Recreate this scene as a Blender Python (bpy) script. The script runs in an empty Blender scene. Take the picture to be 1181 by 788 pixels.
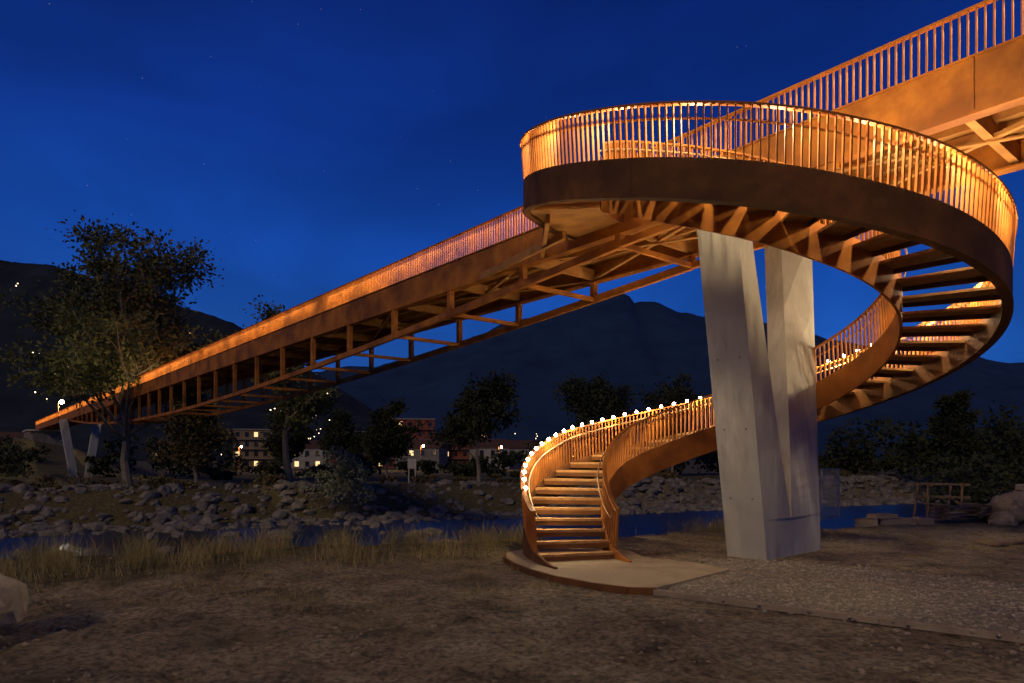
import bpy, math, random
import numpy as np
from mathutils import Vector, noise, Matrix
random.seed(7); rng=np.random.default_rng(7)
S=bpy.context.scene
S.view_settings.view_transform='Standard'; S.view_settings.look='None'; S.view_settings.exposure=0
# ---------------------------------------------------------------- helpers
def link(o,parent=None):
    S.collection.objects.link(o)
    if parent: o.parent=parent
    return o
def empty(name):
    e=bpy.data.objects.new(name,None); e.empty_display_size=.3; return link(e)
class MB:
    def __init__(s): s.v=[]; s.f=[]
    def add(s,vs,fs):
        b=len(s.v); s.v.extend([tuple(v) for v in vs]); s.f.extend([tuple(i+b for i in f) for f in fs])
    def box8(s,p):   # p: 4 bottom ccw, 4 top
        s.add(p,[(3,2,1,0),(4,5,6,7),(0,1,5,4),(1,2,6,5),(2,3,7,6),(3,0,4,7)])
    def box(s,c,d,rot=0):
        cx,cy,cz=c; a,b,h=d[0]/2,d[1]/2,d[2]/2; co,si=math.cos(rot),math.sin(rot)
        q=[(-a,-b),(a,-b),(a,b),(-a,b)]
        s.box8([(cx+x*co-y*si,cy+x*si+y*co,cz+z) for z in(-h,h) for x,y in q])
    def beam(s,p0,p1,w,h,side=None):
        p0=Vector(p0);p1=Vector(p1);t=(p1-p0).normalized()
        if side is None:
            side=t.cross(Vector((0,0,1)))
            if side.length<1e-3: side=Vector((1,0,0))
        side=Vector(side).normalized(); up=side.cross(t).normalized()
        a=side*w/2;b=up*h/2
        s.box8([p0-a-b,p0+a-b,p1+a-b,p1-a-b,p0-a+b,p0+a+b,p1+a+b,p1-a+b])
    def tube(s,pts,rad,n=7):
        m=len(pts); vs=[]; 
        for i,p in enumerate(pts):
            p=Vector(p); t=(Vector(pts[min(i+1,m-1)])-Vector(pts[max(i-1,0)]))
            t=t.normalized() if t.length>1e-6 else Vector((0,0,1))
            a=t.cross(Vector((.31,.9,.2))).normalized(); b=t.cross(a)
            for k in range(n):
                g=2*math.pi*k/n; vs.append(p+(a*math.cos(g)+b*math.sin(g))*rad[i])
        fs=[(i*n+k,i*n+(k+1)%n,(i+1)*n+(k+1)%n,(i+1)*n+k) for i in range(m-1) for k in range(n)]
        fs.append(tuple(range(n))); fs.append(tuple((m-1)*n+k for k in range(n)))
        s.add(vs,fs)
    def obj(s,name,mat,parent=None,smooth=False):
        me=bpy.data.meshes.new(name); me.from_pydata(s.v,[],s.f); me.update()
        if mat: me.materials.append(mat)
        if smooth: me.polygons.foreach_set('use_smooth',[True]*len(me.polygons))
        return link(bpy.data.objects.new(name,me),parent)
def nodes(m):
    m.use_nodes=True; return m.node_tree,m.node_tree.nodes,m.node_tree.links
def mat(name,c1,c2=None,scale=3,rough=.8,metal=0,bump=.2,bscale=None,c3=None,s3=.5,emis=None,es=0,lo=.35,hi=.65,bd=.02,stretch=None):
    m=bpy.data.materials.new(name); t,N,L=nodes(m); b=N['Principled BSDF']
    b.inputs['Roughness'].default_value=rough; b.inputs['Metallic'].default_value=metal
    b.inputs['Specular IOR Level'].default_value=.25
    tc=N.new('ShaderNodeTexCoord'); src=tc.outputs['Object']
    if stretch:
        mp=N.new('ShaderNodeMapping'); mp.inputs['Scale'].default_value=stretch; L.new(src,mp.inputs[0]); src=mp.outputs[0]
    c2=c2 or tuple(x*.7 for x in c1)
    n=N.new('ShaderNodeTexNoise'); n.inputs['Scale'].default_value=scale; n.inputs['Detail'].default_value=8; n.inputs['Roughness'].default_value=.65
    L.new(src,n.inputs['Vector'])
    r=N.new('ShaderNodeValToRGB'); r.color_ramp.elements[0].position=lo; r.color_ramp.elements[1].position=hi
    r.color_ramp.elements[0].color=(*c2,1); r.color_ramp.elements[1].color=(*c1,1)
    L.new(n.outputs['Fac'],r.inputs['Fac']); out=r.outputs['Color']
    if c3:
        n2=N.new('ShaderNodeTexNoise'); n2.inputs['Scale'].default_value=s3; n2.inputs['Detail'].default_value=5
        L.new(tc.outputs['Object'],n2.inputs['Vector'])
        r2=N.new('ShaderNodeValToRGB'); r2.color_ramp.elements[0].position=.45; r2.color_ramp.elements[1].position=.65
        L.new(n2.outputs['Fac'],r2.inputs['Fac'])
        mx=N.new('ShaderNodeMixRGB'); L.new(r2.outputs['Color'],mx.inputs['Fac']); L.new(out,mx.inputs['Color1']); mx.inputs['Color2'].default_value=(*c3,1); out=mx.outputs['Color']
    L.new(out,b.inputs['Base Color'])
    if bump:
        n3=N.new('ShaderNodeTexNoise'); n3.inputs['Scale'].default_value=bscale or scale*5; n3.inputs['Detail'].default_value=6
        L.new(tc.outputs['Object'],n3.inputs['Vector'])
        bp=N.new('ShaderNodeBump'); bp.inputs['Strength'].default_value=bump; bp.inputs['Distance'].default_value=bd
        L.new(n3.outputs['Fac'],bp.inputs['Height']); L.new(bp.outputs['Normal'],b.inputs['Normal'])
    if emis:
        b.inputs['Emission Color'].default_value=(*emis,1); b.inputs['Emission Strength'].default_value=es
        m.cycles.emission_sampling='NONE'
    return m
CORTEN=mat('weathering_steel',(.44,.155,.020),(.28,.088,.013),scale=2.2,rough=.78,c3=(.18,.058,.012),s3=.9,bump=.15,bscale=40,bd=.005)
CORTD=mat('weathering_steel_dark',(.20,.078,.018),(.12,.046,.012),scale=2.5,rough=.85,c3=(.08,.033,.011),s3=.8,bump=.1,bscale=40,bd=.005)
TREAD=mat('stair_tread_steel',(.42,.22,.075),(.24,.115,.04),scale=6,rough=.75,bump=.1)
DECKU=mat('deck_underside_steel',(.42,.19,.05),(.26,.11,.03),scale=2,rough=.78)
CONC=mat('pylon_concrete',(.47,.43,.36),(.25,.23,.195),scale=2.2,rough=.88,c3=(.35,.32,.27),s3=1.1,bump=.3,bscale=18,bd=.015,lo=.3,hi=.66,stretch=(1.8,1.8,.25))
PADC=mat('pad_concrete',(.36,.27,.17),(.24,.175,.11),scale=2.5,rough=.9,c3=(.30,.22,.14),bump=.3,bscale=30)
STONE=mat('rock',(.22,.19,.155),(.09,.08,.065),scale=1.2,rough=.9,bump=.4)
WOOD=mat('timber',(.24,.15,.08),(.13,.085,.05),scale=6,rough=.85)
BARK=mat('bark',(.24,.19,.13),(.12,.095,.07),scale=5,rough=.95,bump=.5)
BULB=mat('lamp_glass',(1,.9,.7),emis=(1,.9,.7),es=60)
SMALLB=mat('distant_lamp',(1,.8,.5),emis=(1,.75,.42),es=5)
# ---------------------------------------------------------------- camera
cam=bpy.data.cameras.new('camera'); co=bpy.data.objects.new('camera',cam); link(co)
co.location=(0,0,2.0); co.rotation_euler=(math.radians(90),0,0)
cam.lens=24; cam.sensor_width=36; cam.shift_y=.1152; cam.clip_end=30000; cam.clip_start=.1
S.camera=co
# ---------------------------------------------------------------- world (deep dusk sky)
W=bpy.data.worlds.new('World'); S.world=W; W.use_nodes=True; t=W.node_tree;N=t.nodes;L=t.links
bg=N['Background']
sky=N.new('ShaderNodeTexSky'); sky.sky_type='NISHITA'; sky.sun_disc=False; sky.sun_elevation=math.radians(-4); sky.sun_rotation=math.radians(300)
tc=N.new('ShaderNodeTexCoord'); sep=N.new('ShaderNodeSeparateXYZ'); L.new(tc.outputs['Generated'],sep.inputs[0])
rp=N.new('ShaderNodeValToRGB'); cr=rp.color_ramp
cols=[(0,(.014,.070,.26)),(.12,(.010,.078,.35)),(.28,(.005,.052,.31)),(.42,(.003,.026,.20)),(.58,(.002,.012,.105)),(1,(.0015,.006,.04))]
cr.elements[0].position=0; cr.elements[0].color=(*cols[0][1],1); cr.elements[1].position=1; cr.elements[1].color=(*cols[-1][1],1)
for p,c in cols[1:-1]:
    e=cr.elements.new(p); e.color=(*c,1)
L.new(sep.outputs['Z'],rp.inputs['Fac'])
mp=N.new('ShaderNodeMapping'); mp.inputs['Scale'].default_value=(1.2,1.2,2.6); mp.inputs['Rotation'].default_value=(0,.5,.2); mp.inputs['Location'].default_value=(.6,.2,.3); L.new(tc.outputs['Generated'],mp.inputs[0])
nz=N.new('ShaderNodeTexNoise'); nz.inputs['Scale'].default_value=2.1; nz.inputs['Detail'].default_value=5; nz.inputs['Roughness'].default_value=.45; nz.inputs['Distortion'].default_value=.3; L.new(mp.outputs[0],nz.inputs['Vector'])
r2=N.new('ShaderNodeMapRange'); r2.inputs[1].default_value=.45; r2.inputs[2].default_value=.75; r2.inputs[3].default_value=.92; r2.inputs[4].default_value=1.5; L.new(nz.outputs['Fac'],r2.inputs[0])
mul=N.new('ShaderNodeMixRGB'); mul.blend_type='MULTIPLY'; mul.inputs[0].default_value=1; L.new(rp.outputs[0],mul.inputs[1]); L.new(r2.outputs[0],mul.inputs[2])
ad=N.new('ShaderNodeMixRGB'); ad.blend_type='ADD'; ad.inputs[0].default_value=.03; L.new(mul.outputs[0],ad.inputs[1]); L.new(sky.outputs[0],ad.inputs[2])
vo=N.new('ShaderNodeTexVoronoi'); vo.inputs['Scale'].default_value=110; L.new(tc.outputs['Generated'],vo.inputs['Vector'])
lt=N.new('ShaderNodeMath'); lt.operation='LESS_THAN'; lt.inputs[1].default_value=.065; L.new(vo.outputs['Distance'],lt.inputs[0])
sc=N.new('ShaderNodeSeparateColor'); L.new(vo.outputs['Color'],sc.inputs[0])
g2=N.new('ShaderNodeMath'); g2.operation='GREATER_THAN'; g2.inputs[1].default_value=.88; L.new(sc.outputs[0],g2.inputs[0])
m3=N.new('ShaderNodeMath'); m3.operation='MULTIPLY'; L.new(lt.outputs[0],m3.inputs[0]); L.new(g2.outputs[0],m3.inputs[1])
m4=N.new('ShaderNodeMath'); m4.operation='MULTIPLY'; m4.inputs[1].default_value=.09; L.new(m3.outputs[0],m4.inputs[0])
ad2=N.new('ShaderNodeMixRGB'); ad2.blend_type='ADD'; ad2.inputs[0].default_value=1; L.new(ad.outputs[0],ad2.inputs[1]); L.new(m4.outputs[0],ad2.inputs[2])
L.new(ad2.outputs[0],bg.inputs[0]); bg.inputs[1].default_value=1.0
warm_key=bpy.data.lights.new('warm_key_light','SUN'); warm_key.energy=.80; warm_key.angle=math.radians(9); warm_key.color=(1,.75,.45)  # added warm key standing in for unseen lamps behind camera; no sun is up
so=bpy.data.objects.new('warm_key_light',warm_key); link(so); so.rotation_euler=(math.radians(58),0,math.radians(-28))
# ---------------------------------------------------------------- terrain
CX,CY=4.78,14.2
def sm(a,b,x):
    q=min(1,max(0,(x-a)/(b-a))); return q*q*(3-2*q)
def dist(x,y): return (y-16.6-.43*x)/1.0885
def H(x,y):
    d=dist(x,y)
    if abs(x)<80 and y<90: 
        d+=1.0*noise.noise(Vector((x*.15,y*.15,3)))
    h=0
    h-=2.9*sm(0,5,d)*(1-sm(31,39,d))
    h+=sm(38,60,d)*-.4
    if y<60 and abs(x)<60:
        n=.10*noise.noise(Vector((x*.35,y*.35,0)))+.06*noise.noise(Vector((x*1.5,y*1.5,1)))+.065*noise.noise(Vector((x*4.3,y*4.3,2)))*(.4+abs(noise.noise(Vector((x*.5,y*.5,7))))*2)
        # old tyre ruts in the soft ground
        u_=y-7.2-.12*x+.5*noise.noise(Vector((x*.2,0,5)))
        for r_ in(0,1.5):
            n-=.05*math.exp(-((u_-r_)/.16)**2)*(.5+noise.noise(Vector((x*.7,r_,8))))
        r=math.hypot(x-CX,y-CY); w=sm(3.5,7,r)
        rp_=math.hypot(x-1.5,y-12); w=min(w,sm(2.6,4,rp_))
        if x>1 and d<0: w=min(w,max(.25,1-sm(1,3,x)*.8))
        h+=n*w
        h+=.12*sm(-3,0,d)*(1-sm(0,2,d))*sm(2,-4,x) if x<2 else 0
    h-=.03
    e=math.hypot(x+100,y-120)
    h+=6.5*(1-sm(10,38,e))
    return h
def axis(segs):
    out=[]
    for a,b,st in segs: out+=list(np.arange(a,b,st))
    return out
ax=axis([(-7000,-1000,600),(-1000,-200,80),(-200,-60,8),(-60,-16,1.2),(-16,-8,.3),(-8,12,.08),(12,18,.2),(18,60,1.2),(60,200,8),(200,1000,80),(1000,7001,600)])
ay=axis([(-300,-20,40),(-20,3,2),(3,15,.07),(15,20,.15),(20,60,.8),(60,160,5),(160,1000,60),(1000,8001,700)])
vs=[(x,y,H(x,y)) for y in ay for x in ax]; n=len(ax)
fs=[(j*n+i,j*n+i+1,(j+1)*n+i+1,(j+1)*n+i) for j in range(len(ay)-1) for i in range(n-1)]
me=bpy.data.meshes.new('ground'); me.from_pydata(vs,[],fs); me.polygons.foreach_set('use_smooth',[True]*len(fs))
at=me.attributes.new('veg','FLOAT','POINT')
vals=[]
for x,y,z in vs:
    d=dist(x,y); k=0
    if abs(x)<100 and y<100:
        k=sm(-3.5,-.5,d+1.5*noise.noise(Vector((x*.4,y*.4,9))))*(1-.7*sm(1,4,x))
        k=max(k,.5*sm(.1,.5,noise.noise(Vector((x*.8,y*.8,4)))) if x<1 else 0)
        if x>14: k=max(k,.4)
    else: k=1
    if d>40: k=1
    vals.append(k)
at.data.foreach_set('value',vals)
gm=bpy.data.materials.new('earth'); t,N,L=nodes(gm); b=N['Principled BSDF']; b.inputs['Roughness'].default_value=.95; b.inputs['Specular IOR Level'].default_value=.15
tc=N.new('ShaderNodeTexCoord')
def nn(s,d=8,r=.6):
    q=N.new('ShaderNodeTexNoise'); q.inputs['Scale'].default_value=s; q.inputs['Detail'].default_value=d; q.inputs['Roughness'].default_value=r; L.new(tc.outputs['Object'],q.inputs['Vector']); return q
def ramp(src,stops):
    r=N.new('ShaderNodeValToRGB'); e=r.color_ramp.elements
    e[0].position=stops[0][0]; e[0].color=(*stops[0][1],1); e[1].position=stops[-1][0]; e[1].color=(*stops[-1][1],1)
    for p,c in stops[1:-1]: q=e.new(p); q.color=(*c,1)
    L.new(src,r.inputs[0]); return r
a1=ramp(nn(.9,10,.74).outputs['Fac'],[(.34,(.09,.066,.04)),(.47,(.27,.205,.125)),(.66,(.44,.35,.22))])
a2=ramp(nn(13,6).outputs['Fac'],[(.38,(.35,.35,.35)),(.58,(1.1,1.1,1.1))])
mm=N.new('ShaderNodeMixRGB'); mm.blend_type='MULTIPLY'; mm.inputs[0].default_value=.85; L.new(a1.outputs[0],mm.inputs[1]); L.new(a2.outputs[0],mm.inputs[2])
a3=ramp(nn(5,8).outputs['Fac'],[(.35,(.05,.045,.02)),(.65,(.15,.12,.055))])
av=N.new('ShaderNodeAttribute'); av.attribute_name='veg'
mx=N.new('ShaderNodeMixRGB'); L.new(av.outputs['Fac'],mx.inputs[0]); L.new(mm.outputs[0],mx.inputs[1]); L.new(a3.outputs[0],mx.inputs[2])
L.new(mx.outputs[0],b.inputs['Base Color'])
bp=N.new('ShaderNodeBump'); bp.inputs['Strength'].default_value=1; bp.inputs['Distance'].default_value=.12; L.new(nn(5,10,.74).outputs['Fac'],bp.inputs['Height']); L.new(bp.outputs[0],b.inputs['Normal'])
me.materials.append(gm); link(bpy.data.objects.new('ground',me))
# river
wm=mat('river_water',(.010,.014,.018),(.008,.012,.015),rough=.34,bump=.5,bscale=2.2,bd=.06)
m=MB(); tv=Vector((1,.43,0)).normalized(); nv=Vector((-.43,1,0)).normalized(); o=Vector((0,16.6,-2.15))
m.add([o+tv*a+nv*c for a,c in((-500,1.5),(500,1.5),(500,42),(-500,42))],[(0,1,2,3)]); m.obj('river',wm)
# rocks
def ico(sub):
    import bmesh
    bm=bmesh.new(); bmesh.ops.create_icosphere(bm,subdivisions=sub,radius=1); v=[x.co.copy() for x in bm.verts]; f=[[q.index for q in p.verts] for p in bm.faces]; bm.free(); return v,f
I1=ico(1); I2=ico(2); I4=ico(4)
def rock(m,c,r,I=I2,flat=.7,rough=.45):
    se=Vector((random.uniform(0,99),random.uniform(0,99),random.uniform(0,99)))
    sx,sy,sz=random.uniform(.8,1.4),random.uniform(.7,1.1),flat*random.uniform(.7,1.2); a=random.uniform(0,6.3); ca,sa=math.cos(a),math.sin(a)
    out=[]
    for v in I[0]:
        k=1+rough*noise.noise(v*1.3+se)+.2*noise.noise(v*3+se)
        x,y,z=v.x*k*sx*r,v.y*k*sy*r,v.z*k*sz*r
        out.append((c[0]+x*ca-y*sa,c[1]+x*sa+y*ca,c[2]+z))
    m.add(out,I[1])
m=MB()
for i in range(2700):
    a=random.uniform(-70,75); c=random.uniform(28.5,39.5); p=o+tv*a+nv*c; r=random.choice([.16,.2,.28,.38,.55])
    rock(m,(p.x,p.y,max(H(p.x,p.y),-2.2)+.03),r,I2 if r>.3 else I1)
for i in range(160):
    a=random.uniform(-16,30); c=random.uniform(1.5,5); p=o+tv*a+nv*c
    rock(m,(p.x,p.y,H(p.x,p.y)+.05),random.uniform(.2,.5))
for i in range(70):
    a=random.uniform(-30,5); c=random.uniform(14,28); p=o+tv*a+nv*c
    rock(m,(p.x,p.y,-2.15),random.uniform(.25,.6))
m.obj('riverbank_rocks',STONE)
m=MB(); random.seed(3); rock(m,(-6.3,7.35,.25),.62,I4,1.15,.5)
bl=mat('boulder_stone',(.46,.36,.22),(.22,.17,.10),scale=3,rough=.95,bump=.8,bscale=7,bd=.05); m.obj('boulder',bl,smooth=False)
m=MB()
for i in range(5500):
    x=random.uniform(-8,9); y=4+11*random.random()**1.2
    if math.hypot(x-CX,y-CY)<5.2 and y>11: continue
    if noise.noise(Vector((x*.6,y*.6,12)))<-.05 and random.random()<.8: continue
    rock(m,(x,y,H(x,y)+.003),random.choice([.008,.012,.018,.026,.04]),I1)
m.obj('pebbles',mat('pebble',(.34,.26,.16),(.12,.09,.06),scale=3,bump=0))
# ---------------------------------------------------------------- gravel path + kerb + pad
gp=[(2.3,10.2),(5.7,7.65),(12,2.9),(16,5.5),(10.2,8.9),(7.6,11.2),(5.4,13.2),(3.9,13.4),(3.2,12.2)]
m=MB(); m.add([(x,y,.03) for x,y in gp],[tuple(range(len(gp)))])
gmat=mat('gravel',(.31,.26,.18),(.11,.09,.065),scale=22,rough=.95,bump=1,bscale=30,bd=.04); m.obj('gravel_path',gmat)
def inside(x,y,P):
    c=False;j=len(P)-1
    for i in range(len(P)):
        if (P[i][1]>y)!=(P[j][1]>y) and x<(P[j][0]-P[i][0])*(y-P[i][1])/(P[j][1]-P[i][1])+P[i][0]: c=not c
        j=i
    return c
m=MB(); k=0
while k<11000:
    x=random.uniform(2.2,11); y=random.uniform(6,13.8)
    q=(x+random.gauss(0,.16),y+random.gauss(0,.16))
    if inside(q[0],q[1],gp) or random.random()<.015: rock(m,(x,y,.03),random.choice([.010,.014,.02,.03]),I1); k+=1
m.obj('gravel_stones',mat('gravel_stone',(.44,.37,.27),(.14,.115,.08),scale=9,rough=.95,bump=0))
m=MB(); m.beam((2.1,10.28,.01),(12,2.75,.01),.06,.08); m.beam((3.8,12.0,.02),(7.4,9.6,.02),.04,.05); m.obj('path_edging',PADC)
pad=[(-.12,14.3),(-.1,13.5),(.08,12.75),(.35,12.05),(.75,11.35),(1.25,10.75),(1.75,10.35),(2.15,10.3),(3.85,12.05),(3.5,12.8),(2.6,13.6),(2.5,14.6),(.6,15.2)]
m=MB(); n=len(pad); m.add([(x,y,-.1) for x,y in pad]+[(x,y,.06) for x,y in pad],[tuple(range(n,2*n))]+[(i,(i+1)%n,n+(i+1)%n,n+i) for i in range(n)])
pe=empty('stair_landing_pad'); m.obj('slab',PADC,pe)
m=MB()
for i in range(0,7):
    a=Vector((*pad[i],0));c=Vector((*pad[i+1],0)); ctr=Vector((2,13,0)); e=[(q-ctr).normalized()*.05 for q in(a,c)]
    m.beam(tuple(a+e[0]+Vector((0,0,-.01))),tuple(c+e[1]+Vector((0,0,-.01))),.05,.17)
m.obj('steel_edge',CORTD,pe)
# ---------------------------------------------------------------- V pylon
def pylon():
    e=empty('concrete_v_pylon'); m=MB()
    nv2=(-.667,.745)
    B=(5.14,13.69);J=(5.85,14.33);C=(6.92,15.28)
    TH=.88
    def q(f0,f1,th,z): return [(f0[0],f0[1],z),(f1[0],f1[1],z),(f1[0]+nv2[0]*th,f1[1]+nv2[1]*th,z),(f0[0]+nv2[0]*th,f0[1]+nv2[1]*th,z)]
    def lerp(a,b,t): return (a[0]+(b[0]-a[0])*t,a[1]+(b[1]-a[1])*t)
    zt=7.42; T_=lambda z:(z+.3)/(zt+.3)
    TB=(4.16,12.85);TJ=(4.47,13.09); RJ=(6.36,16.3);RC=(7.15,16.3)
    zj=.78
    m.box8(q(B,C,TH,-.3)+q(lerp(B,TB,T_(zj)),lerp(C,RC,T_(zj)),TH,zj))
    rings1=[];rings2=[]
    for z in [zj,.80,.84,.9,1.0,1.15,1.35,1.6,2.0,2.5,3.2,4,5.5,zt]:
        t=T_(z); w=(z-zj)/(zt-zj); g=.11*math.sqrt(min(1,(z-zj)/1.4))
        b=lerp(B,TB,t); j=lerp(J,TJ,w); j=(j[0]-.745*g*.5,j[1]-.667*g*.5)
        rings1.append(q(b,j,TH,z))
        j=lerp(J,RJ,w); c=lerp(C,RC,t); j=(j[0]+.745*g,j[1]+.667*g)
        rings2.append(q(j,c,TH-.46*sm(.0,.55,w),z))
    for R in(rings1,rings2):
        vs=[v for r in R for v in r]; fs=[]
        for i in range(len(R)-1):
            for k in range(4): fs.append((i*4+k,i*4+(k+1)%4,(i+1)*4+(k+1)%4,(i+1)*4+k))
        l=(len(R)-1)*4; fs.append((l,l+1,l+2,l+3)); m.add(vs,fs)
    m.obj('v_legs',CONC,e)
    m=MB()
    def plug(p,nrm):
        nrm=Vector(nrm).normalized(); a=nrm.cross(Vector((0,0,1))).normalized(); b_=Vector((0,0,1)); pts=[Vector(p)+nrm*.004+(a*math.cos(g)+b_*math.sin(g))*.02 for g in [k*math.pi/4 for k in range(8)]]
        m.add(pts,[tuple(range(8))])
    for z in (1.2,2.6,4.0):
        bb=lerp(B,TB,T_(z))
        for s in(.2,.68): plug((bb[0]+nv2[0]*s,bb[1]+nv2[1]*s,z),(-.745,-.667,.13))
        cc=lerp(C,RC,T_(z)); plug((cc[0]-.745*.35,cc[1]-.667*.35,z),(.667,-.745,0))
    m.obj('tie_holes',mat('tie_hole',(.12,.11,.1),bump=0),e)
pylon()
# ---------------------------------------------------------------- bridge
T=Vector((-.636,.772,0)); Nn=Vector((.772,.636,0)); B0=Vector((15.9,0,0))
def BP(y,n,z): return B0+T*(y/.772)+Nn*n+Vector((0,0,z))
br=empty('footbridge'); Y0,Y1=-14,126; WD=3.0
m=MB()
for n in(0,WD):
    m.beam(BP(Y0,n,7.82),BP(Y1,n,7.82),.05,.84,Nn)
    m.beam(BP(Y0,n+(.1 if n==0 else -.1),7.38),BP(Y1,n+(.1 if n==0 else -.1),7.38),.26,.04,Nn)
    m.beam(BP(Y0,n,8.25),BP(Y1,n,8.25),.12,.03,Nn)
y=Y0
while y<Y1:
    m.beam(BP(y,-.035,7.42),BP(y,-.035,8.22),.015,.03,Nn); y+=8.2
m.obj('edge_girders',CORTEN,br)
m=MB(); m.beam(BP(Y0,WD/2,8.02),BP(Y1,WD/2,8.02),WD-.08,.09,Nn)
for n in(.8,1.5,2.2): m.beam(BP(Y0,n,7.86),BP(Y1,n,7.86),.1,.2,Nn)
m.obj('deck',DECKU,br)
def ZB(y):
    q=(y-53)/39; return 7.36-max(0,2.0*(1-q*q)) if abs(q)<1 else 7.36
m=MB(); y=Y0; stp=2.75; k=0
ybelly=[]
while y<Y1:
    m.beam(BP(y,.06,7.62),BP(y,WD-.06,7.62),.14,.3)
    if k%2==0 and y+2*stp<Y1:
        m.beam(BP(y,.1,7.50),BP(y+2*stp,WD-.1,7.50),.1,.08); m.beam(BP(y,WD-.1,7.44),BP(y+2*stp,.1,7.44),.1,.03)
    if 15<y<91: ybelly.append(y)
    y+=stp;k+=1
m.obj('cross_beams',DECKU,br)
m=MB()
for n in(.08,WD-.08):
    for a,b_ in zip(ybelly[:-1],ybelly[1:]): m.beam(BP(a,n,ZB(a)),BP(b_,n,ZB(b_)),.13,.2,Nn)
    a=ybelly[0]; m.beam(BP(a-4,n,7.34),BP(a,n,ZB(a)),.13,.16,Nn)
    for a in ybelly: m.beam(BP(a,n,7.38),BP(a,n,ZB(a)-.05),.17,.17,Nn)
for a in ybelly: m.beam(BP(a,.1,ZB(a)),BP(a,WD-.1,ZB(a)),.1,.12)
m.obj('belly_truss',CORTEN,br)
m=MB()
for n in(0,WD):
    y=Y0
    while y<Y1:
        p=BP(y,n,8.27); q=BP(y,n,9.0); m.beam(p,q,.02,.05,T); y+=.09 if y<45 else .2
    m.beam(BP(Y0,n,9.01),BP(Y1,n,9.01),.1,.035,Nn)
m.obj('railings',CORTEN,br)
def area(name,loc,sx,sy,direction,power,xaxis,col=(1,.74,.38)):
    l=bpy.data.lights.new(name,'AREA'); l.shape='RECTANGLE'; l.size=sx; l.size_y=sy; l.energy=power; l.color=col
    ob=bpy.data.objects.new(name,l); link(ob,br); 
    z=-Vector(direction).normalized(); x=Vector(xaxis).normalized(); yy=z.cross(x).normalized(); x=yy.cross(z)
    M=Matrix((x,yy,z)).transposed().to_4x4(); M.translation=Vector(loc); ob.matrix_world=M
for i,y in enumerate(np.arange(-6,122,14)):
    area('led_strip',BP(y,.1,8.93),17,.04,Nn*.6+Vector((0,0,-1)),300,T)
    area('led_strip',BP(y,WD-.1,8.93),17,.04,-Nn*1.2+Vector((0,0,-1)),1100,T)
e=empty('concrete_support'); m=MB()
for s in(-1,1):
    b0=BP(92,1.5+s*.7,-1);t0=BP(92,1.5+s*2.0,7.35)
    m.beam(b0,t0,1.2,.9,T)
m.obj('legs',CONC,e)
e=empty('stone_abutment'); m=MB(); c=BP(126,1.5,3.6); m.box((c.x,c.y,3.4),(9,6,7.6),math.atan2(T.y,T.x)); m.obj('wall',STONE,e)
m=MB(); m.box((c.x,c.y,7.24),(9.4,6.4,.25),math.atan2(T.y,T.x)); m.obj('coping',CONC,e)
def lamp(name,loc,h,r=.13,power=150,col=(1,.85,.6)):
    e=empty(name); m=MB(); m.tube([(loc[0],loc[1],loc[2]),(loc[0],loc[1],loc[2]+h)],[.06,.04],8); m.beam((loc[0],loc[1],loc[2]+h),(loc[0]+.6,loc[1]-.2,loc[2]+h+.05),.08,.06); m.obj('pole',CORTD,e)
    m=MB(); p=(loc[0]+.6,loc[1]-.2,loc[2]+h-.08); m.add([(p[0]+v.x*r,p[1]+v.y*r,p[2]+v.z*r) for v in I2[0]],I2[1]); m.obj('lamp_head',BULB,e)
    if power:
        l=bpy.data.lights.new('light','POINT'); l.energy=power; l.color=col; l.shadow_soft_size=.1; ob=bpy.data.objects.new('light',l); link(ob,e); ob.location=(p[0],p[1],p[2]-r-.12)
q=BP(99,-.1,7.6); lamp('street_lamp',(q.x,q.y,q.z),2.8,.3,1200)
# ---------------------------------------------------------------- helical stair
RI,RO=2.9,4.5
tab=[(215,0),(197,0),(180,.62),(160,1.2),(138,1.75),(80,2.75),(31.6,3.72),(0,4.35),(-36,5.05),(-86,5.78),(-117,6.32),(-136,6.68),(-165,7.3),(-185,7.72),(-200,7.95),(-235,8.05)]
ta=np.array([-a for a,_ in tab]); tz=np.array([z for _,z in tab])
gx=np.linspace(-215,235,901); gz=np.interp(gx,ta,tz)
kern=np.ones(17)/17; gp2=np.pad(gz,8,mode='edge'); gzs=np.convolve(gp2,kern,'valid')
def F(th): return float(np.interp(-th,gx,gzs))
def P(th,r,z): a=math.radians(th); return (CX+r*math.cos(a),CY+r*math.sin(a),z)
st=empty('spiral_staircase')
def sweep(m,ths,rfun,zlo,zhi,w):
    vs=[]
    for th in ths:
        r=rfun(th); a,b=zlo(th),zhi(th)
        vs+= [P(th,r-w/2,a),P(th,r+w/2,a),P(th,r+w/2,b),P(th,r-w/2,b)]
    n=len(ths); fs=[(0,1,2,3),((n-1)*4+3,(n-1)*4+2,(n-1)*4+1,(n-1)*4)]
    for i in range(n-1):
        for k in range(4): fs.append((i*4+k,i*4+(k+1)%4,(i+1)*4+(k+1)%4,(i+1)*4+k))
    m.add(vs,fs)
ths=list(np.arange(208,-229,-1.5))
def top(th):
    if th>195: return max(.09,(F(195)+.17)*(1-sm(195,208,th))+.09*sm(195,208,th))
    return F(th)+.17
def bot(th): return max(.0,F(th)-.46)
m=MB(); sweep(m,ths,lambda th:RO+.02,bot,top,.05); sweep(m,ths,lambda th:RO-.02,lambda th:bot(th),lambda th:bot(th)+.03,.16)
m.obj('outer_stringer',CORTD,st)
m=MB(); sweep(m,[t_ for t_ in ths if t_>-222],lambda th:RI-.02,bot,top,.05); m.obj('inner_stringer',CORTEN,st)
m=MB()
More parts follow.
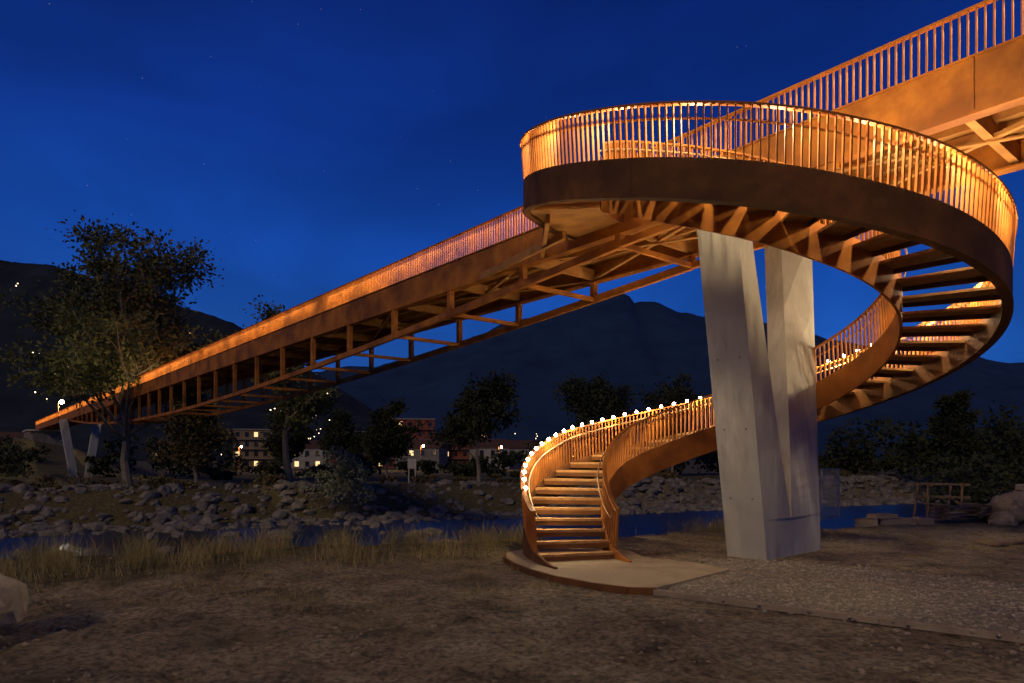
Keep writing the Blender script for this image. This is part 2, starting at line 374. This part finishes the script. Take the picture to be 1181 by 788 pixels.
for th in np.arange(180,-225,-31): m.add([P(th,RO+.047,bot(th)+.01),P(th+.12,RO+.05,bot(th)+.01),P(th+.12,RO+.05,top(th)-.01),P(th,RO+.047,top(th)-.01)],[(0,1,2,3)])
m.obj('stringer_joints',CORTD,st)
Ntr=40; hz=7.72/Ntr
inv=lambda z: -float(np.interp(z,gzs[36:],gx[36:]))
m=MB(); mr=MB()
edges=[inv(hz*(k+.05)) for k in range(Ntr+1)]
for k in range(Ntr):
    a=edges[k]; b=edges[k+1]; b2=a+(b-a)*.8; z=hz*(k+1)
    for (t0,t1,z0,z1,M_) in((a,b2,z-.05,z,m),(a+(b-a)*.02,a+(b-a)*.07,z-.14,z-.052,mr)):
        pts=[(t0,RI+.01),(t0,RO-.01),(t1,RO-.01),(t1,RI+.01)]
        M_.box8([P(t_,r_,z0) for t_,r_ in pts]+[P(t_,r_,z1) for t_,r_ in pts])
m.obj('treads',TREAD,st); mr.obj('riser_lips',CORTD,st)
m=MB(); lt_=list(np.arange(-184,-229,-1.5)); sweep(m,lt_,lambda th:(RI+RO)/2,lambda th:F(th)-.4,lambda th:F(th)-.02,RO-RI-.06)
for yy in(18.6,21.4):
    p=BP(yy,.3,7.5); m.beam(P(-190-(yy-18)*6,RO-.4,7.35),p,.1,.2)
m.obj('landing',DECKU,st)
m=MB()
def rail(r,t0,t1,sgn):
    th=t0; step=math.degrees(.112/r)
    while th>t1:
        f=F(th)
        a=Vector(P(th,r,f+.15)); b_=Vector(P(th,r+sgn*.05,f+.95))
        m.beam(a,b_,.05,.02,Vector(P(th,1,0))-Vector((CX,CY,0)))
        th-=step
    tl=list(np.arange(t0,t1-1.4,-1.5))
    sweep(m,tl,lambda t_:r+sgn*.05,lambda t_:F(t_)+.95,lambda t_:F(t_)+.985,.09)
rail(RO+.02,197,-228,1); rail(RI-.02,197,-222,-1)
m.obj('railing_balusters',CORTEN,st)
m=MB()
for r,sg in((RO-.07,1),(RI+.07,-1)):
    tl=list(np.arange(196,-226,-3)); m.tube([P(a,r,F(a)+.8) for a in tl],[.018]*len(tl),6)
m.obj('handrails',mat('handrail_steel',(.32,.17,.07),rough=.5,metal=.3,bump=0),st)
m=MB(); mh=MB(); th=186; stp=math.degrees(.36/RO); LT=[]
while th>27: LT.append(th); th-=stp
LT+=[19,1]
for i,th in enumerate(LT):
    r=.04 if th>25 else .06; p=P(th,RO+.03,F(th)+1.025); m.add([(p[0]+v.x*r,p[1]+v.y*r,p[2]+v.z*r) for v in I2[0]],I2[1])
    mh.box(P(th,RO+.07,F(th)+1.0),(.04,.06,.04),math.radians(th))
p=P(-172,RO-.08,F(-172)+.32); m.add([(p[0]+v.x*.04,p[1]+v.y*.04,p[2]+v.z*.04) for v in I2[0]],I2[1])
m.obj('lamp_bulbs',BULB,st); mh.obj('lamp_housings',CORTD,st)
th=184; stp=math.degrees(1.25/RO)
while th>-226:
    l=bpy.data.lights.new('stair_light','POINT'); l.energy=55 if th>90 else 105; l.color=(1,.79,.46); l.shadow_soft_size=.05
    ob=bpy.data.objects.new('stair_light',l); link(ob,st); ob.location=P(th,RO-.26,F(th)+(1.05 if th>60 else .82)); th-=stp
# ---------------------------------------------------------------- vegetation
LEAF=mat('foliage',(.13,.13,.04),(.05,.058,.02),scale=.6,rough=.8,bump=0)
LEAFD=mat('dark_foliage',(.038,.043,.016),(.014,.018,.008),scale=.3,rough=.8,bump=0)
LEAFA=mat('autumn_foliage',(.13,.09,.03),(.05,.045,.018),scale=.6,rough=.8,bump=0)
def leafquads(centers,size,seed=0):
    r=np.random.default_rng(seed); n=len(centers); C=np.asarray(centers)
    a=r.normal(size=(n,3)); a/=np.linalg.norm(a,axis=1)[:,None]; b=r.normal(size=(n,3)); b-=a*(a*b).sum(1)[:,None]; b/=np.linalg.norm(b,axis=1)[:,None]
    s=size*r.uniform(.5,1.3,(n,1)); 
    v=np.stack([C-a*s,C-b*s*.6,C+a*s,C+b*s*.6],1).reshape(-1,3); f=np.arange(4*n).reshape(n,4)
    return v,f
def mesh_np(name,v,f,mt,parent=None):
    me=bpy.data.meshes.new(name); me.from_pydata(v.tolist(),[],f.tolist()); me.materials.append(mt); return link(bpy.data.objects.new(name,me),parent)
def tree(name,x,y,z,h,cw,seed,ls=.22,mt=None,clump=1.1,density=120,limbs=13):
    random.seed(seed); r=np.random.default_rng(seed); e=empty(name); m=MB(); tips=[]
    def branch(p,d,l,rad,lev):
        pts=[Vector(p)]; n=4; dd=Vector(d)
        for i in range(n):
            dd=(dd+Vector((random.gauss(0,.16),random.gauss(0,.16),random.gauss(.05,.1)))).normalized(); pts.append(pts[-1]+dd*l/n)
        m.tube(pts,[rad*(1-.6*i/n) for i in range(n+1)],6 if lev<2 else 4)
        if lev>=3 or l<h*.05: tips.append(pts[-1]); tips.append(pts[-2]); return
        k={0:0,1:4,2:3}[lev]
        for i in range(k):
            q=pts[random.choice([1,2,3,4])]; az=random.uniform(0,6.28)
            nd=(dd+Vector((math.cos(az),math.sin(az),random.uniform(-.1,.6)))*.9).normalized()
            branch(q,nd,l*random.uniform(.45,.7),rad*.45,lev+1)
        tips.append(pts[-1])
    base=Vector((x,y,z)); pts=[base]; 
    for i in range(6): pts.append(pts[-1]+Vector((random.gauss(0,.02)*h,random.gauss(0,.02)*h,h*.14)))
    m.tube(pts,[h*.022*(1-.13*i) for i in range(7)],8)
    for i in range(limbs):
        t_=random.uniform(.25,1); k=min(5,int(t_*6)); q=pts[k].lerp(pts[k+1],t_*6-k)
        az=i*2.4+random.uniform(-.4,.4); up=.35+.9*t_
        branch(q,Vector((math.cos(az),math.sin(az),up)).normalized(),cw*.5*random.uniform(.6,1.0)*(1.1-.35*t_),h*.009,1)
    m.obj('trunk_and_limbs',BARK,e)
    cs=[]
    for tp in tips:
        n=int(density*random.uniform(.3,1)); s=clump*random.uniform(.5,1.2)
        g=r.normal(size=(n,3))*s*np.array([.6,.6,.42]); cs.append(g+np.array(tp))
    cs=np.concatenate(cs); v,f=leafquads(cs,ls,seed); mesh_np('leaves',v,f,mt or LEAF,e)
tree('broadleaf_tree',-34.8,62,-.8,19.0,18.5,11,ls=.2,clump=1.3,density=75,limbs=20)
tree('broadleaf_tree',-22,68,-.5,17.5,8,12,ls=.2,clump=1.1,density=45)
tree('broadleaf_tree',-3.2,66,-.5,11,7,13,ls=.2,clump=1,density=40,mt=LEAFD)
tree('broadleaf_tree',12,95,-.5,10.5,12,14,ls=.25,clump=1.2,density=45,mt=LEAFD)
tree('broadleaf_tree',23,98,-.5,11,10,15,ls=.25,clump=1.2,density=45,mt=LEAFD)
tree('broadleaf_tree',-24,52,-.5,7,4,16,ls=.15,clump=.8,density=40,mt=LEAFA)
tree('broadleaf_tree',-13,72,-.5,7.5,5,17,ls=.18,clump=.8,density=45,mt=LEAFD)
tree('pine_tree',45,68,-.5,9,3.0,19,ls=.2,clump=.6,density=50,mt=LEAFD,limbs=22)
tree('broadleaf_tree',-27.5,110,-.5,8,7,23,ls=.25,clump=1.1,density=40,mt=LEAFD)
tree('broadleaf_tree',-37,112,-.5,8.5,6,24,ls=.25,clump=1.1,density=40,mt=LEAFD)
def blobmass(name,items,ls,mt,seed,dens=500):
    r=np.random.default_rng(seed); out=[]
    for (x,y,z,w,h) in items:
        k=7
        for j in range(k):
            c=np.array([x,y,z+h*.55])+r.uniform(-1,1,3)*np.array([w*.35,w*.35,h*.32]); n=int(dens/k)
            g=r.normal(size=(n,3)); g/=np.linalg.norm(g,axis=1)[:,None]; g*=r.uniform(.5,1,(n,1))*np.array([w*.28,w*.28,h*.24])*r.uniform(.6,1.2); out.append(c+g)
    c=np.concatenate(out); v,f=leafquads(c,ls,seed); mesh_np(name,v,f,mt)
random.seed(5); it=[]
for i in range(85):
    x=-105+i*3.1+random.uniform(-2,2); y=random.uniform(75,105)+max(0,x)*.3; 
    it.append((x,y,-.6,random.uniform(4,8),random.uniform(3,7.0) if not -40<x<6 else random.uniform(1.4,3.8)))
for i in range(45): it.append((random.uniform(38,120),random.uniform(70,95),-.6,random.uniform(5,9),random.uniform(5,9)))
blobmass('distant_trees',it,.32,LEAFD,5,480)
it=[]
for i in range(60):
    a=random.uniform(-60,70); p=o+tv*a+nv*random.uniform(39.5,43); it.append((p.x,p.y,-.6,random.uniform(1.5,3.5),random.uniform(.8,1.7)))
blobmass('riverside_bushes',it,.16,LEAFA,6,300)
blobmass('shrub',[(-12.5,47,-1.2,4,4),(-11,47.5,-1.2,3.4,3.2)],.12,mat('shrub_foliage',(.24,.24,.14),(.12,.12,.07),scale=1,bump=0),8,1800)
blobmass('shrub',[(20+i*2.0,31+random.uniform(-1,2)+i*.7,-1.2,3.6,random.uniform(2.2,3.6)) for i in range(12)],.14,LEAFD,9,900)
def grass(name,n,gen,hmin,hmax,mt,seed):
    random.seed(seed); m=MB()
    for i in range(n):
        x,y=gen(); z=H(x,y)-.01; h=random.uniform(hmin,hmax)*random.uniform(.5,1); a=random.uniform(0,6.28); w=random.uniform(.003,.007); lx,ly=random.gauss(0,.4)*h,random.gauss(0,.4)*h
        ca,sa=math.cos(a)*w,math.sin(a)*w
        m.add([(x-ca,y-sa,z),(x+ca,y+sa,z),(x+ca*.7+lx*.4,y+sa*.7+ly*.4,z+h*.6),(x-ca*.7+lx*.4,y-sa*.7+ly*.4,z+h*.6),(x+lx,y+ly,z+h)],[(0,1,2,3),(3,2,4)])
    m.obj(name,mt)
GR=mat('dry_grass_blades',(.40,.30,.12),(.13,.115,.045),scale=1.5,bump=0,rough=.9)
def g1():
    while True:
        x=random.uniform(-16,6.5); d=random.gauss(-.4,.9); y=16.6+.43*x+d*1.0885
        if math.hypot(x-CX,y-CY)<4.9: continue
        if noise.noise(Vector((x*1.1,y*1.1,5)))+random.uniform(-.2,.2)>.08: return x,y
grass('dry_grass',12000,g1,.1,.75,GR,21)
tc_=[(random.uniform(-7,1),random.uniform(9,13)) for _ in range(60)]+[(random.uniform(8,16),random.uniform(14,20)) for _ in range(70)]+[(random.uniform(4,9),18+random.uniform(-.8,1)) for _ in range(30)]
def g2_():
    c=random.choice(tc_); return c[0]+random.gauss(0,.16),c[1]+random.gauss(0,.16)
grass('grass_tufts',6500,g2_,.04,.16,GR,22)
# ---------------------------------------------------------------- construction leftovers (right)
e=empty('timber_stack'); m=MB(); random.seed(8)
for k in range(4):
    for j in range(3): m.beam((13.3+j*.25,21.6+j*.1,.1+k*.13),(15.6+random.uniform(-.4,.3),22.2+j*.1,.1+k*.13+random.uniform(-.02,.02)),.18,.05)
    m.beam((13.7,21.4,.165+k*.13),(13.7,22.4,.165+k*.13),.08,.07); m.beam((15,21.8,.165+k*.13),(15,22.8,.165+k*.13),.08,.07)
m.obj('planks',WOOD,e)
e=empty('wooden_trestle'); m=MB()
for x in(14.6,15.8):
    m.beam((x,24,-.1),(x+.1,24.1,1.15),.07,.07); m.beam((x,24.8,-.1),(x+.1,24.7,1.15),.07,.07); m.beam((x+.1,23.9,1.1),(x+.1,24.9,1.1),.07,.07); m.beam((x,24,.4),(x,24.8,.7),.06,.06)
for z in(.7,1.15): m.beam((14.3,24.1,z),(16.3,24.3,z-.05),.06,.08)
m.obj('frame',WOOD,e)
e=empty('concrete_blocks'); m=MB()
for i in range(4): m.box((11.0+i*.62,21.2+.1*i,.05),(.55,.5,.24),random.uniform(-.3,.3))
m.box((11.5,21.2,.25),(.8,.4,.14),.2); m.obj('blocks',PADC,e)
m=MB(); random.seed(31)
for i in range(60): 
    x=random.gauss(16.9,.8);y=random.gauss(22,.8); rock(m,(x,y,max(0,1.1-.7*math.hypot(x-16.9,y-22))+random.uniform(-.1,.1)),random.uniform(.15,.5))
m.obj('rubble_pile',mat('rubble_stone',(.38,.28,.18),(.2,.15,.1),scale=2,bump=.3))
e=empty('wire_fence_panel'); m=MB(); a=Vector((10.1,22.3,0)); b_=Vector((11.2,23.4,0)); 
for i in range(15):
    p=a.lerp(b_,i/14); w=.05 if i in(0,14) else .012; m.beam(p,p+Vector((0,0,1.7)),w,w)
for z in(.1,.5,.9,1.3,1.68): m.beam(a+Vector((0,0,z)),b_+Vector((0,0,z)),.02,.02)
m.obj('mesh',mat('galvanised_steel',(.3,.3,.3),rough=.5,metal=.5,bump=0),e)
m=MB()
m.beam((11.2,15.9,.03),(15.5,18.4,.03),.22,.06); m.beam((14,16.5,.03),(16.8,18.9,.03),.18,.05); m.obj('timber_plank',WOOD)
# ---------------------------------------------------------------- town
WALLS=[mat('plaster_white',(.30,.28,.25),scale=.4,bump=0),mat('brick_red',(.24,.055,.028),scale=.5,bump=0),mat('plaster_grey',(.14,.14,.14),scale=.4,bump=0),mat('plaster_ochre',(.22,.15,.08),scale=.4,bump=0)]
GL=mat('window_glass_dark',(.02,.025,.03),rough=.1,bump=0); GLW=mat('window_lit',(.8,.6,.3),emis=(1,.66,.3),es=1.3); ROOF=mat('roof_tiles',(.09,.045,.03),scale=2,bump=0); FR=mat('slab_trim',(.2,.19,.18),bump=0)
def building(name,x,y,w,dp,fl,wi,rot,lit,gable=False):
    e=empty(name); h=fl*2.9; z0=-.8; e.location=(x,y,z0); e.rotation_euler=(0,0,rot)
    m=MB(); m.box((0,0,h/2),(w,dp,h)); m.obj('walls',WALLS[wi],e)
    m=MB()
    if gable: m.add([(-w/2-.4,-dp/2-.4,h),(w/2+.4,-dp/2-.4,h),(w/2+.4,dp/2+.4,h),(-w/2-.4,dp/2+.4,h),(-w/2-.4,0,h+2.4),(w/2+.4,0,h+2.4)],[(0,1,5,4),(2,3,4,5),(0,4,3),(1,2,5),(3,2,1,0)])
    else: m.box((0,0,h+.2),(w+.5,dp+.5,.4))
    m.obj('roof',ROOF if gable else FR,e)
    m1=MB();m2=MB();m3=MB(); nwin=int(w/2.6)
    for f in range(fl):
        for i in range(nwin):
            cx=-w/2+(i+.5)*w/nwin; mm_=m2 if random.random()<lit else m1
            mm_.box((cx,-dp/2-.01,f*2.9+1.6),(1.1,.06,1.4)); m3.box((cx,-dp/2-.06,f*2.9+.8),(1.3,.12,.08))
        if not gable: m3.box((0,-dp/2-.45,f*2.9+.08),(w*.98,.9,.12))
    m1.obj('windows',GL,e)
    if m2.v: m2.obj('lit_windows',GLW,e)
    m3.obj('sills_and_balconies',FR,e)
random.seed(14)
for a in [('apartment_building',-32,205,17,10,5,1,.15,.12),('apartment_building',-14,215,14,10,4,1,-.1,.15),('house',-58,190,11,9,2,0,.2,.15,True),('house',-24,182,12,8,2,2,-.2,.2,True),('apartment_building',-76,210,16,10,4,3,.1,.12),('house',-90,185,12,9,2,0,.3,.15,True),('house',4,190,11,8,2,0,0,.15,True),('house',-42,178,10,7,1,1,0,.3,True),('house',-6,180,9,7,2,0,.3,.2,True),('house',-97,134,11,8,2,0,.6,.3,True),('apartment_building',-128,170,16,10,3,2,.5,.3),('apartment_building',-50,225,15,10,4,2,0,.15)]:
    building(*a)
for i,(x,y) in enumerate([(-45,132),(-30,150),(-19,142),(-3,155),(-60,150)]): lamp('street_lamp',(x,y,-.6),5.5,.22,900,(1,.6,.28))
m=MB(); random.seed(41)
for i in range(80):
    x=random.uniform(-120,30); y=random.uniform(230,420); z=random.uniform(1,9+ (y-230)*.05); r=random.uniform(.16,.34)
    m.add([(x+v.x*r,y+v.y*r,z+v.z*r) for v in I1[0]],I1[1])
m.obj('distant_town_lights',SMALLB)
e=empty('information_sign'); m=MB(); m.beam((-9.6,63.5,-.5),(-9.6,63.5,2),.1,.1); m.beam((-9.0,63.5,-.5),(-9.0,63.5,2),.1,.1); m.box((-9.3,63.44,1.6),(.8,.05,.9)); m.obj('panel_and_posts',CONC,e)
def mountain(name,D,prof,mt,seed,rough=.012,depth=.45):
    az=np.linspace(prof[0][0],prof[-1][0],420); hh=np.interp(az,[p[0] for p in prof],[p[1] for p in prof]); R=26; vs=[]
    for j in range(R):
        q=j/(R-1)
        for i,a in enumerate(az):
            dd=D*(1-depth+depth*q); h=hh[i]*D*(q**1.25)
            k=noise.fractal(Vector((a*9+seed,q*3,seed)),1,2,8)*rough*D*(.3+q)
            k2=abs(noise.noise(Vector((a*45,q*2,seed+3))))*rough*.45*D*q+noise.noise(Vector((a*150,q*9,seed+5)))*rough*.12*D*q
            vs.append((a*D*(1-.12*(1-q)),dd,h+(k+k2 if q>0 else -20)))
    for i,a in enumerate(az): vs.append((a*D,D*1.5,-50))
    n=len(az); fs=[(j*n+i,j*n+i+1,(j+1)*n+i+1,(j+1)*n+i) for j in range(R) for i in range(n-1)]
    me=bpy.data.meshes.new(name); me.from_pydata(vs,[],fs); me.materials.append(mt); me.polygons.foreach_set('use_smooth',[True]*len(fs)); link(bpy.data.objects.new(name,me)); return vs,n,R
M1=mat('forest_slope',(.020,.027,.032),(.008,.012,.015),scale=.012,rough=1,bump=0); M2=mat('haze_tinted_mountain',(.016,.042,.10),(.009,.026,.065),scale=.004,rough=1,bump=0)  # M2: air haze put into its bluish base colour
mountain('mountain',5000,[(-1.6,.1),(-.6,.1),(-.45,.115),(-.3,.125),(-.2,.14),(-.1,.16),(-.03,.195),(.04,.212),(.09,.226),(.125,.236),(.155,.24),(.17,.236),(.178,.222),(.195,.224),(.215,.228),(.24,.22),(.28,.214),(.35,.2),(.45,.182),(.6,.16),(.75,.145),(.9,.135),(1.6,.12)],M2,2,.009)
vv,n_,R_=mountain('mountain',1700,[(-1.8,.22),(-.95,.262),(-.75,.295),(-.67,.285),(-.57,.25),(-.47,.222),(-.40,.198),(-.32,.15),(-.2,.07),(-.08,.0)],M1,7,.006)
m=MB(); random.seed(77)
for c in range(46):
    j=random.randint(6,22); i=random.randint(185,385); p=vv[j*n_+i]
    for k in range(random.randint(1,8)):
        x,y,z=p[0]+random.gauss(0,26),p[1]-14,p[2]+random.gauss(9,7); r=random.uniform(.7,1.5)
        m.add([(x+v.x*r,y+v.y*r,z+v.z*r) for v in I1[0]],I1[1])
m.obj('hillside_lights',SMALLB)
